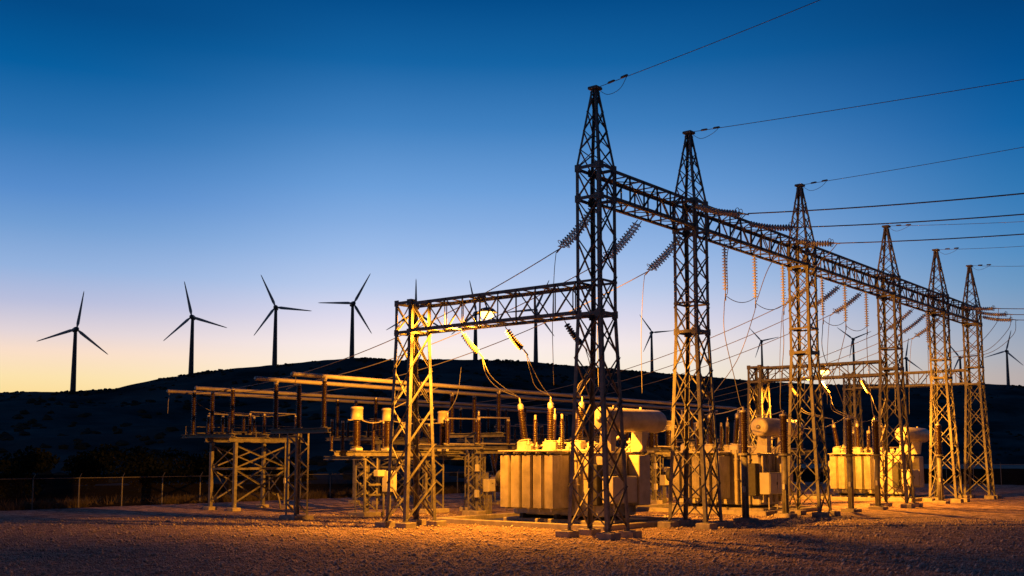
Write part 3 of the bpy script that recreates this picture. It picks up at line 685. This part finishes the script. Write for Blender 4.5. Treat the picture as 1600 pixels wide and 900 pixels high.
def ibeam(par, name, p, q, w=.3, h=.28, m='steel'):
    """wide flange beam with its top at the given height"""
    p = Vector(p); q = Vector(q); d = q-p; L = d.length; z = d.normalized(); y = V3(0,0,1); x = y.cross(z)
    def f():
        pr = [(-.5,-1),(.5,-1),(.5,-.86),(.08,-.84),(.08,-.16),(.5,-.14),(.5,0),(-.5,0),(-.5,-.14),(-.08,-.16),(-.08,-.84),(-.5,-.86)]
        v = [(a,b,0) for a,b in pr]+[(a,b,1) for a,b in pr]; k = 12
        fc = [(i,(i+1)%k,k+(i+1)%k,k+i) for i in range(k)]
        for o in (0, k):
            for t_ in ((0,1,2,11),(11,2,3,10),(10,3,4,9),(9,4,5,8),(8,5,6,7)): fc.append(tuple(o+i for i in (t_ if o else reversed(t_))))
        return mk('wide_flange', v, fc, m)
    return link(name, cached(('ib', m), f), par, mat4(x*w, y*h, z*L, p))
def post(par, x, y, z, h, r=.13, m='brown', ns=16, cap=True):
    b = put(par, 'post_insulator', insul(m, h, r, r*.68, ns), (x, y, z))
    if cap: put(b, 'insulator_cap', cyl('alu', r*.75, .12, 10), (0,0,h))
    put(b, 'insulator_base', cyl('steel', r*1.3, .05, 10), (0,0,-.045)) ; return b
def bus_support(x, y, label, ys, hts):
    t = thing('bus_support', (x, y, 0), label, 'support', 'lattice bus supports')
    lattice_column(t, 0, 0, .2, 4.5, .85, .8, 7, .45)
    ibeam(t, 'cross_beam', (0, min(ys)-y-.35, 4.76), (0, max(ys)-y+.35, 4.76), .42, .26)
    for yy, h in zip(ys, hts): post(t, 0, yy-y, 4.8, h, .15, ns=20); put(t, 'tube_clamp', bevel_box('alu', .2, .3, .2, .04), (0, yy-y, 4.8+h+.05)) if h > 2.3 else None
    return t
bus_support(.4, 19.3, 'nearest lattice bus support, left of the low orange column, with three brown posts', (17.3, 19.3, 21.2), (2.36, 2.2, 2.36))
bus_support(14.5, 19.3, 'lattice bus support behind the nearest transformer', (17.3, 19.3, 21.2), (2.36, 2.2, 2.36))
bus_support(28, 19.3, 'lattice bus support behind the middle transformer', (17.3, 19.3, 21.2), (2.36, 2.2, 2.36))
bus_support(42, 19.3, 'lattice bus support far behind at the right', (17.3, 19.3, 21.2), (2.36, 2.2, 2.36))
bus_support(30, 32.3, 'rear lattice bus support near the fence, centre', (30.3, 32.3, 34.3), (2.36, 2.2, 2.36))
bus_support(45, 32.3, 'rear lattice bus support near the fence, right', (30.3, 32.3, 34.3), (2.36, 2.2, 2.36))

def xframe(par, p0, p1, z0, z1, n, w=.08):
    bar(par, 'brace', (p0[0],p0[1],z0), (p1[0],p1[1],z1), n, w, shape='L'); bar(par, 'brace', (p1[0]-n.x*.1,p1[1]-n.y*.1,z0), (p0[0]-n.x*.1,p0[1]-n.y*.1,z1), n, w, shape='L')
def disconnect_frame(x, y, label, tubes=True):
    """platform on four braced legs, insulator rows for a disconnect switch"""
    t = thing('disconnect_platform', (x, y, 0), label, 'platform', 'four legged switch platforms')
    L = [(-2.0,-1.2),(2.0,-1.2),(2.0,1.2),(-2.0,1.2)]; zt = 4.2
    for a, b in L:
        put(t, 'leg', unit_box('steel'), (a, b, .15), s=(.2, .2, zt-.2)); put(t, 'footing', bevel_box('concrete', .62, .62, .3, .03), (a, b, -.08))
    for i in range(4):
        p, q = L[i], L[(i+1)%4]; n = V3((p[0]+q[0]), (p[1]+q[1]), 0).normalized()
        xframe(t, p, q, .5, 2.55, n); xframe(t, p, q, 2.6, 4.0, n); bar(t, 'crossbar', (p[0],p[1],2.55), (q[0],q[1],2.55), n, .12, .06)
    for b in (-1.2, 1.2): ibeam(t, 'beam', (-2.5, b, zt+.26), (3.2, b, zt+.26), .26, .27)
    for a in (-2.3, .2, 2.7): ibeam(t, 'cross_beam', (a, -1.5, zt+.47), (a, 3.9, zt+.47), .3, .2)
    for yy, h in ((-1.2, 2.64), (.85, 2.5), (2.8, 2.64)): post(t, -2.3, yy, zt+.5, h, .15, ns=20)
    for a in (-.9, .2, 2.7):
        ends = []
        for b in (-1.1, 1.0, 3.2): post(t, a, b, zt+.5, 1.15, .12, ns=10); ends.append(b)
    for b in (-1.1, 1.0, 3.2):
        rod(t, 'switch_blade', (-.9, b, zt+1.86), (2.7, b, zt+1.82), .04, 'alu'); rod(t, 'operating_rod', (-2.3, b+.2, zt+.6), (2.7, b+.2, zt+.6), .035, 'steel')
    for b in (-1.35, 3.45): rod(t, 'guard_rail', (-2.4, b, zt+1.0), (3.0, b, zt+1.0), .022, 'steel', 6)
    for a in (-2.4, -.6, 1.2, 3.0):
        for b in (-1.35, 3.45): rod(t, 'guard_post', (a, b, zt+.27), (a, b, zt+1.01), .022, 'steel', 6)
    rod(t, 'operating_pipe', (1.7, -1.35, .3), (1.7, -1.35, 4.2), .04, 'steel'); put(t, 'crank_box', bevel_box('cabinet', .2, .18, .35, .02), (1.7, -1.42, 1.6))
    link('cable_conduit', tube_mesh(spline([(1.3,-1.5,.02),(1.25,-1.45,.5),(1.2,-1.3,1.0)], 6), .05, 'steel', 8), t)
    return t
disconnect_frame(5.85, 30.5, 'leftmost switch platform on braced legs, standing near the fence')
disconnect_frame(18.5, 31.2, 'dark switch platform behind the low orange column')
disconnect_frame(35.5, 31.2, 'dark switch platform far behind the middle transformer')

def vt_stand(x, y, label):
    """instrument transformers: cream tanks on brown insulators"""
    t = thing('instrument_transformer_stand', (x, y, 0), label, 'equipment stand', 'instrument transformer stands')
    lattice_column(t, 1.2, .5, .2, 3.3, 1.0, .8, 5, .5); lattice_column(t, 6.6, .5, .2, 3.3, 1.0, .8, 5, .5)
    for b in (0, 1.6): ibeam(t, 'beam', (-.2, b, 3.6), (8.3, b, 3.6), .26, .28)
    for a in (0, 4, 8): ibeam(t, 'cross_beam', (a, -.6, 3.31), (a, 2.6, 3.31), .22, .2)
    for k, a in enumerate((.05, 2.4, 7.0)):
        put(t, 'pedestal', bevel_box('cabinet', .5, .5, .16, .02), (a, .1, 3.61)); post(t, a, .1, 3.82, 1.4, .24, ns=16)
        hd = put(t, 'head_tank', lathe('cream', [(.3,0),(.36,.02),(.36,.06),(.33,.08),(.33,.6),(.36,.62),(.36,.68),(.3,.74),(.1,.76)], 20, key='head'), (a, .1, 5.26)); put(hd, 'terminal_pad', bevel_box('alu', .5, .08, .05, .01), (-.4, 0, -.02))
        post(t, a+.25, 1.5, 3.65, 1.5, .12, ns=12)
    for b in (.1,): link('connection', tube_mesh(sagline((.35,b,5.3), (2.1,b,5.3), .15), .03, 'alu'), t); link('connection', tube_mesh(sagline((2.7,b,5.3), (6.7,b,5.3), .12), .03, 'alu'), t)
    for a in (.3, 4.3): post(t, a, 2.4, 3.65, 1.6, .1, ns=12); 
    cb = put(t, 'control_cabinet', bevel_box('cabinet', .75, .4, 1.15, .02), (2.0, -.5, 1.35)); put(cb, 'door', bevel_box('cabinet', .66, .03, 1.05, .01), (0,-.205,.05)); put(cb, 'name_plate', bevel_box('plate', .16, .012, .1, .003), (-.12,-.226,.85)); put(cb, 'door_label', bevel_box('alu', .14, .012, .2, .003), (0,-.226,.45))
    put(t, 'junction_box', bevel_box('cabinet', .62, .35, .35, .02), (1.45, -.3, 2.2))
    for z in (1.2, 1.75): bar(t, 'bracket', (.8,-.1,z), (2.5,-.1,z), V3(0,-1,0), .1, .05)
    for a in (1.7, 2.2): put(t, 'cabinet_leg', unit_box('steel'), (a, -.35, .05), s=(.08,.08,1.35))
vt_stand(3.75, 18.4, 'stand with cream drum heads on brown insulators, behind the low orange column')
vt_stand(31, 16.4, 'stand with cream drum heads far behind the middle transformer')

def switch_stand(x, y, label, box=True):
    t = thing('switch_stand', (x, y, 0), label, 'equipment stand', 'disconnect switch stands'); zt = 3.72
    lattice_column(t, .35, .45, .2, zt-.25, .75, .7, 6, .45); lattice_column(t, 3.4, 3.4, .2, zt-.25, .75, .7, 6, .45)
    lattice_column(t, .35, 4.4, .2, zt-.25, .75, .7, 6, .45)
    for b in (0, 4.9): ibeam(t, 'beam', (-.2, b, zt), (4.3, b, zt), .28, .26)
    for a in (0, 3.9): ibeam(t, 'cross_beam', (a, -.3, zt+.2), (a, 5.3, zt+.2), .26, .19)
    for b in (.05, 2.45, 4.85):
        for a in (.05, 2.7): post(t, a, b, zt+.29, 1.35, .14, ns=14); 
        rod(t, 'switch_blade', (-.1, b, zt+1.78), (2.8, b, zt+1.82), .045, 'alu'); rod(t, 'insulator_rail', (-.25, b, zt+.3), (3.3, b, zt+.3), .05, 'alu')
        put(t, 'contact', lathe('alu', [(.03,0),(.07,.05),(.05,.15),(.07,.22),(.02,.3)], 8, key='ct'), (.05, b, zt+1.85))
    if box:
        jb = put(t, 'junction_box', bevel_box('cabinet', .62, .4, .72, .02), (.75, -.15, 1.3)); put(jb, 'door', bevel_box('cabinet', .54, .03, .64, .01), (0,-.21,.04)); put(jb, 'name_plate', bevel_box('plate', .12, .012, .05, .003), (.02,-.23,.46))
        put(t, 'meter_box', bevel_box('cabinet', .22, .2, .42, .015), (-.15, 0, 1.0)); put(t, 'meter_box', bevel_box('cabinet', .2, .18, .4, .015), (-.1, .02, 2.45))
        for k in range(4): rod(t, 'conduit', (.55+k*.13,-.15,.0), (.55+k*.13,-.15,1.32), .03, 'steel')
switch_stand(9.6, 14.7, 'switch stand with yellow-lit box, left of the nearest transformer radiators')
switch_stand(28.6, 14.6, 'switch stand between the nearest and middle transformers')
switch_stand(50.5, 14.6, 'switch stand far behind the farthest transformer', False)
# connection wires around the left equipment
wire('connecting_cable', spline([(-1.5,17.3,ZB-.12),(-1.4,17.5,6.9),(-.7,19,6.75),(.3,19.3,7.05)], 8), .018, 'short slack lead under the free end of the nearest bus tube', 'connecting cables')
wire('connecting_cable', spline([(2.4,34.3,ZB-.12),(2.35,34.3,6.7),(2.3,34.25,6.0)], 8), .02, 'short lead dangling from the left end of the farthest bus tube', 'connecting cables')
wire('connecting_cable', spline([(9.0,17.3,ZB-.1),(7.6,17.6,6.7),(6.3,18.2,6.0),(6.2,18.5,5.95)], 8), .025, 'lead from the nearest bus tube to the second cream drum head', 'connecting cables')
wire('connecting_cable', spline([(11.0,17.3,ZB+1.2),(10.9,17.5,7.0),(10.8,18.0,6.1),(10.75,18.4,5.95)], 8), .022, 'hanging lead curving down to the third cream drum head', 'connecting cables')
wire('connecting_cable', sagline((3.55,30.5,6.1), (8.5,29.4,6.05), .25), .02, 'sagging lead along the top of the leftmost switch platform', 'connecting cables')
wire('connecting_cable', sagline((3.6,33.4,6.9), (5.0,31.6,6.05), .3), .02, 'slack lead between posts of the leftmost switch platform', 'connecting cables')
def breaker(x, y, label):
    t = thing('circuit_breaker', (x, y, 0), label, 'circuit breaker', 'tank circuit breakers')
    for a in (-.5, .5):
        for b in (-1, 1): put(t, 'leg', unit_box('steel'), (a, b, .1), s=(.12,.12,1.2))
    put(t, 'footing', bevel_box('concrete', 1.7, 3, .3, .03), (0,0,-.08))
    put(t, 'mechanism_box', bevel_box('cabinet', .7, 1.0, 1.5, .03), (-.85, 0, .7))
    for b in (-1.1, 0, 1.1):
        k = put(t, 'breaker_tank', lathe('paint', [(.2,0),(.36,.05),(.36,1.5),(.2,1.55)], 16, key='btk'), (-.75, b, 1.65), Matrix.Rotation(math.pi/2, 4, 'Y'))
        for s in (-1, 1):
            bb = put(t, 'bushing', insul('brown', 1.7, .15, .1, 14), (s*.5, b, 1.95), Matrix.Rotation(s*R(16), 4, 'Y')); put(bb, 'bushing_cap', cyl('alu', .08, .2, 8), (0,0,1.7))
breaker(16.2, 10.5, 'tank circuit breaker behind the nearest transformer'); breaker(35, 11.5, 'tank circuit breaker behind the middle transformer')
breaker(22, 24.5, 'tank circuit breaker in the dark behind the bus tubes')

# ------------------------------------------------------------------ floodlights
def flood(loc, back, label, spots, pts, tilt):
    t = thing('floodlight', loc, label, 'floodlight', 'lit floodlights')
    sh = put(t, 'shade', lathe('cream', [(.12,.22),(.3,.16),(.46,.0),(.47,-.02),(.44,-.015),(.28,.12),(.1,.17)], 20, key='shade'), (0, 0, .12))
    put(sh, 'lamp_bulb', lathe('glow', [(.05,0),(.15,.03),(.23,.12),(.24,.2),(.2,.3),(.08,.34)], 18, key='bulb'), (0, 0, -.3), None, (1.35, 1.35, 1.2))
    rod(t, 'arm', (0, 0, .3), (back[0]*.55, back[1]*.55, .62), .035, 'steel', 8); rod(t, 'arm', (back[0]*.55, back[1]*.55, .62), (back[0], back[1], back[2]), .035, 'steel', 8)
    put(t, 'ballast_box', bevel_box('darkmetal', .2, .3, .3, .02), (back[0]*.97, back[1]*.97, back[2]-.15))
    for (d, ang, bl, pw) in spots:  # extra fill spots added at the lamp to brighten distant equipment
        l = bpy.data.lights.new('flood_fill', 'SPOT'); l.energy = pw; l.color = LAMPC; l.spot_size = R(ang); l.spot_blend = bl; l.shadow_soft_size = .15
        o = bpy.data.objects.new('flood_fill', l); COL.objects.link(o); o.parent = t; o.location = (0, 0, -.35); o.rotation_euler = Vector(d).to_track_quat('-Z', 'Y').to_euler()
    l = bpy.data.lights.new('flood_spill', 'SPOT'); l.energy = pts; l.spot_size = R(178); l.spot_blend = .3; l.color = LAMPC; l.shadow_soft_size = .15
    o = bpy.data.objects.new('flood_spill', l); COL.objects.link(o); o.parent = t; o.location = (0, 0, -.35); o.rotation_euler = Vector((-.1, tilt, -1)).to_track_quat('-Z', 'Y').to_euler()
LAMPC = (1, .335, .018)
flood((1.0, 6.8, 9.78), (-.34, 0, .7), 'lit orange floodlight on the low beam at left', [((10, -2.2, -2.7), 80, .7, 36000), ((5.5, 13, -4.2), 58, .9, 32000)], 20500, .3)
flood((35.5, 5.05, 9.2), (-.34, 0, .45), 'lit orange floodlight on the low beam at right', [((10, -2, -3.5), 90, .8, 15000), ((-14, 1, -6), 70, 1, 9000)], 29000, -.05)

# ------------------------------------------------------------------ fence
def fence(p, q, h, label, sp=3.05):
    p = Vector((*p, 0)); q = Vector((*q, 0)); n = round((q-p).length/sp); d = (q-p).normalized(); out = V3(-d.y, d.x, 0)
    t = thing('perimeter_fence', p, label, 'fence', 'perimeter fence runs')
    for k in range(n+1):
        c = (q-p)*(k/n); put(t, 'fence_post', cyl('fencepost', .045, h, 8), c)
        bar(t, 'barb_arm', c+V3(0,0,h-.02), c+V3(0,0,h+.26)+out*-.26, d, .03, .03, 'fencepost')
        if k < n:
            e = (q-p)*((k+1)/n); rod(t, 'top_rail', c+V3(0,0,h-.03), e+V3(0,0,h-.03), .03, 'fencepost', 6)
            a, b = c+out*.03, e+out*.03
            me = cached(('fab', round((b-a).length,3), round(d.x,3)), lambda: mk('fabric', [V3(0,0,.05), (b-a)+V3(0,0,.05), (b-a)+V3(0,0,h-.05), V3(0,0,h-.05)], [(0,1,2,3)], 'link'))
            put(t, 'chain_link_panel', me, a)
fence((-12, 40.8), (98, 40.8), 1.95, 'long chain link fence behind the yard, seen at left')
fence((98, 40.8), (98, -12), 2.5, 'chain link fence closing the far right end of the yard')
def grass():
    v = []; f = []
    for _ in range(5200):
        if rng.random() < .8: x, y = rng.uniform(-14, 60), 41.2+abs(rng.normal(0, 1.1))
        else: x, y = rng.uniform(-14, 97), rng.uniform(41, 50)
        if vnoise(np.array(x*.35), np.array(y*.35), 2) < .38: continue
        H_ = rng.uniform(.25, .75)
        for _ in range(5):
            b = len(v); a = rng.uniform(0, 6.28); dx, dy = rng.normal(0, .25, 2); w = .03
            bx, by = x+rng.normal(0, .15), y+rng.normal(0, .15)
            v += [(bx-w*math.cos(a), by-w*math.sin(a), -.02), (bx+w*math.cos(a), by+w*math.sin(a), -.02), (bx+dx, by+dy, H_*rng.uniform(.6, 1.1))]; f.append((b, b+1, b+2))
    tag(link('dry_grass', mk('dry_grass', v, f, 'grass')), 'tufts of dry grass along the foot of the fence', 'grass', kind='stuff')
grass()

# ------------------------------------------------------------------ trees behind the fence
def tree(az, r, h, w, label):
    d = azdir(math.radians(az)); loc = V3(CAMP.x+d.x*r, CAMP.y+d.y*r, 0)
    loc.z = max(-.02, float(terrain(az, r)))-.1
    t = thing('tree', loc, label, 'tree', 'dark trees behind the fence')
    tv = tube_mesh([(0,0,0),(.1,.05,h*.2),(.05,-.1,h*.4),(.2,.1,h*.62)], h*.03, 'bark', 8); link('trunk', tv, t)
    cs_ = []
    for k in range(9):
        a = k*2.4+rng.uniform(0, 1); e = V3(math.cos(a)*w*.34*rng.uniform(.5,1.1), math.sin(a)*w*.34*rng.uniform(.5,1.1), h*rng.uniform(.22, .85)); cs_.append(e)
        link('limb', tube_mesh(spline([(.04,0,h*.12),(e.x*.4,e.y*.4,h*.1+e.z*.4),e], 4), h*.012, 'bark', 5), t)
    v = []; f = []
    for e in cs_:
        for _ in range(260):
            q = rng.normal(0, 1, 3); q = q/np.linalg.norm(q)*rng.random()**.4*np.array((w*.27, w*.27, h*.22)); c = np.array(e)+q; s = rng.uniform(.12, .26)
            a1 = rng.normal(0, 1, 3); a1 /= np.linalg.norm(a1); a2 = np.cross(a1, rng.normal(0, 1, 3)); a2 /= np.linalg.norm(a2); b = len(v)
            v += [tuple(c-a1*s), tuple(c+a2*s*.6), tuple(c+a1*s), tuple(c-a2*s*.6)]; f.append((b, b+1, b+2, b+3))
    link('crown', mk('crown', v, f, 'leaf'), t)
for a in ((-24.8, 98, 4.2, 6.0, 'leftmost round dark tree behind the fence'), (-21.6, 120, 4.9, 5.0, 'second dark tree from the left behind the fence'), (-19.2, 108, 4.2, 7.5, 'broad dark tree behind the third fence post'), (-16.9, 118, 4.5, 6.5, 'dark tree just left of the leftmost switch platform'),
          (-14.8, 112, 4.6, 5.0, 'dark tree seen through the legs of the leftmost switch platform'), (-12.0, 130, 3.4, 6.0, 'low dark tree right of the leftmost switch platform')): tree(*a)

# ------------------------------------------------------------------ wind turbines on the ridge
CA, SA = math.cos(.1016), math.sin(.1016)
def blade_mesh():
    def f():
        v = []; fc = []; st = [(0,.42,.42),(1.2,.42,.42),(3,.8,.3),(5,.76,.22),(10,.58,.14),(15,.4,.09),(19,.24,.05),(20,.08,.03)]
        for s, c, th in st:
            for k in range(8): a = 2*math.pi*k/8; v.append((c*math.cos(a)+c*.15, th*math.sin(a), s))
        for i in range(len(st)-1):
            for k in range(8): fc.append((i*8+k, i*8+(k+1)%8, i*8+8+(k+1)%8, i*8+8+k))
        fc.append(tuple(range(56,64))); return mk('blade', v, fc, 'bladep', True)
    return cached('blade', f)
def turbine(azi, el, rot0, label, bscale=1.0, extra=0):
    """azimuth and elevation of the hub as seen from the yard, placed on the ridge line"""
    D = float(np.interp(azi, DA, DD))+4+extra; d = azdir(math.radians(azi)); hz = CAMP.z+D*math.tan(math.radians(el))
    bz = float(terrain(azi, D))-3; x, y = CAMP.x+d.x*D, CAMP.y+d.y*D; H_ = hz-bz
    t = thing('wind_turbine', (x, y, bz), label, 'wind turbine', 'wind turbines along the ridge', math.atan2(-d.y, -d.x)+math.pi/2+R(10*math.sin(azi*2.7)))
    put(t, 'turbine_tower', lathe('turbine', [(1.5,0),(.85,1)], 16, key='tt'), (0,0,0), None, (1,1,H_-1.1))
    put(t, 'nacelle', bevel_box('turbine', 2.4, 6.0, 2.4, .5), (0, .6, H_-1.2))
    hub = put(t, 'hub', lathe('turbine', [(1.15,0),(1.25,.5),(1.2,1.3),(.7,2.1),(.1,2.4)], 14, key='hub'), (0, -2.2, H_), Matrix.Rotation(math.pi/2, 4, 'X'))
    for k in range(3):
        put(t, 'blade', blade_mesh(), (0, -3.2, H_), Matrix.Rotation(R(rot0+120*k), 4, 'Y') @ Matrix.Rotation(R(12), 4, 'Z'), (bscale,)*3)
def pix2ang(px, py):
    a = (px-800)/1657.4; b = -(py-546.9)/1657.4; v = (a, CA-b*SA, SA+b*CA); return math.degrees(math.atan2(v[0], v[1])), math.degrees(math.atan2(v[2], math.hypot(v[0], v[1])))
TB = [(118,515,8,'leftmost wind turbine standing on the low ridge'), (301,496,-13,'second wind turbine from the left on the ridge'), (431,481,-25,'third wind turbine from the left on the ridge'), (551,475,28,'fourth wind turbine from the left, tallest in open sky'),
      (651,490,0,'wind turbine hidden by the low orange column, one blade above it'), (743,490,-12,'wind turbine behind the left floodlight beam'), (837,485,25,'wind turbine behind the beam left of the nearest tower'), (1018,520,-35,'wind turbine in the sky gap between first and second towers'),
      (1190,533,-40,'small wind turbine between second and third towers'), (1333,530,-50,'small wind turbine between third and fourth towers'), (1416,560,10,'small wind turbine between fourth and fifth towers'), (1500,559,-35,'small wind turbine seen between the fifth and sixth towers'), (1573,549,15,'rightmost wind turbine near the picture edge')]
for px, py, r0, l in TB:
    a, e = pix2ang(px, py); turbine(a, e, r0, l, 1.0 if px < 900 else .95)
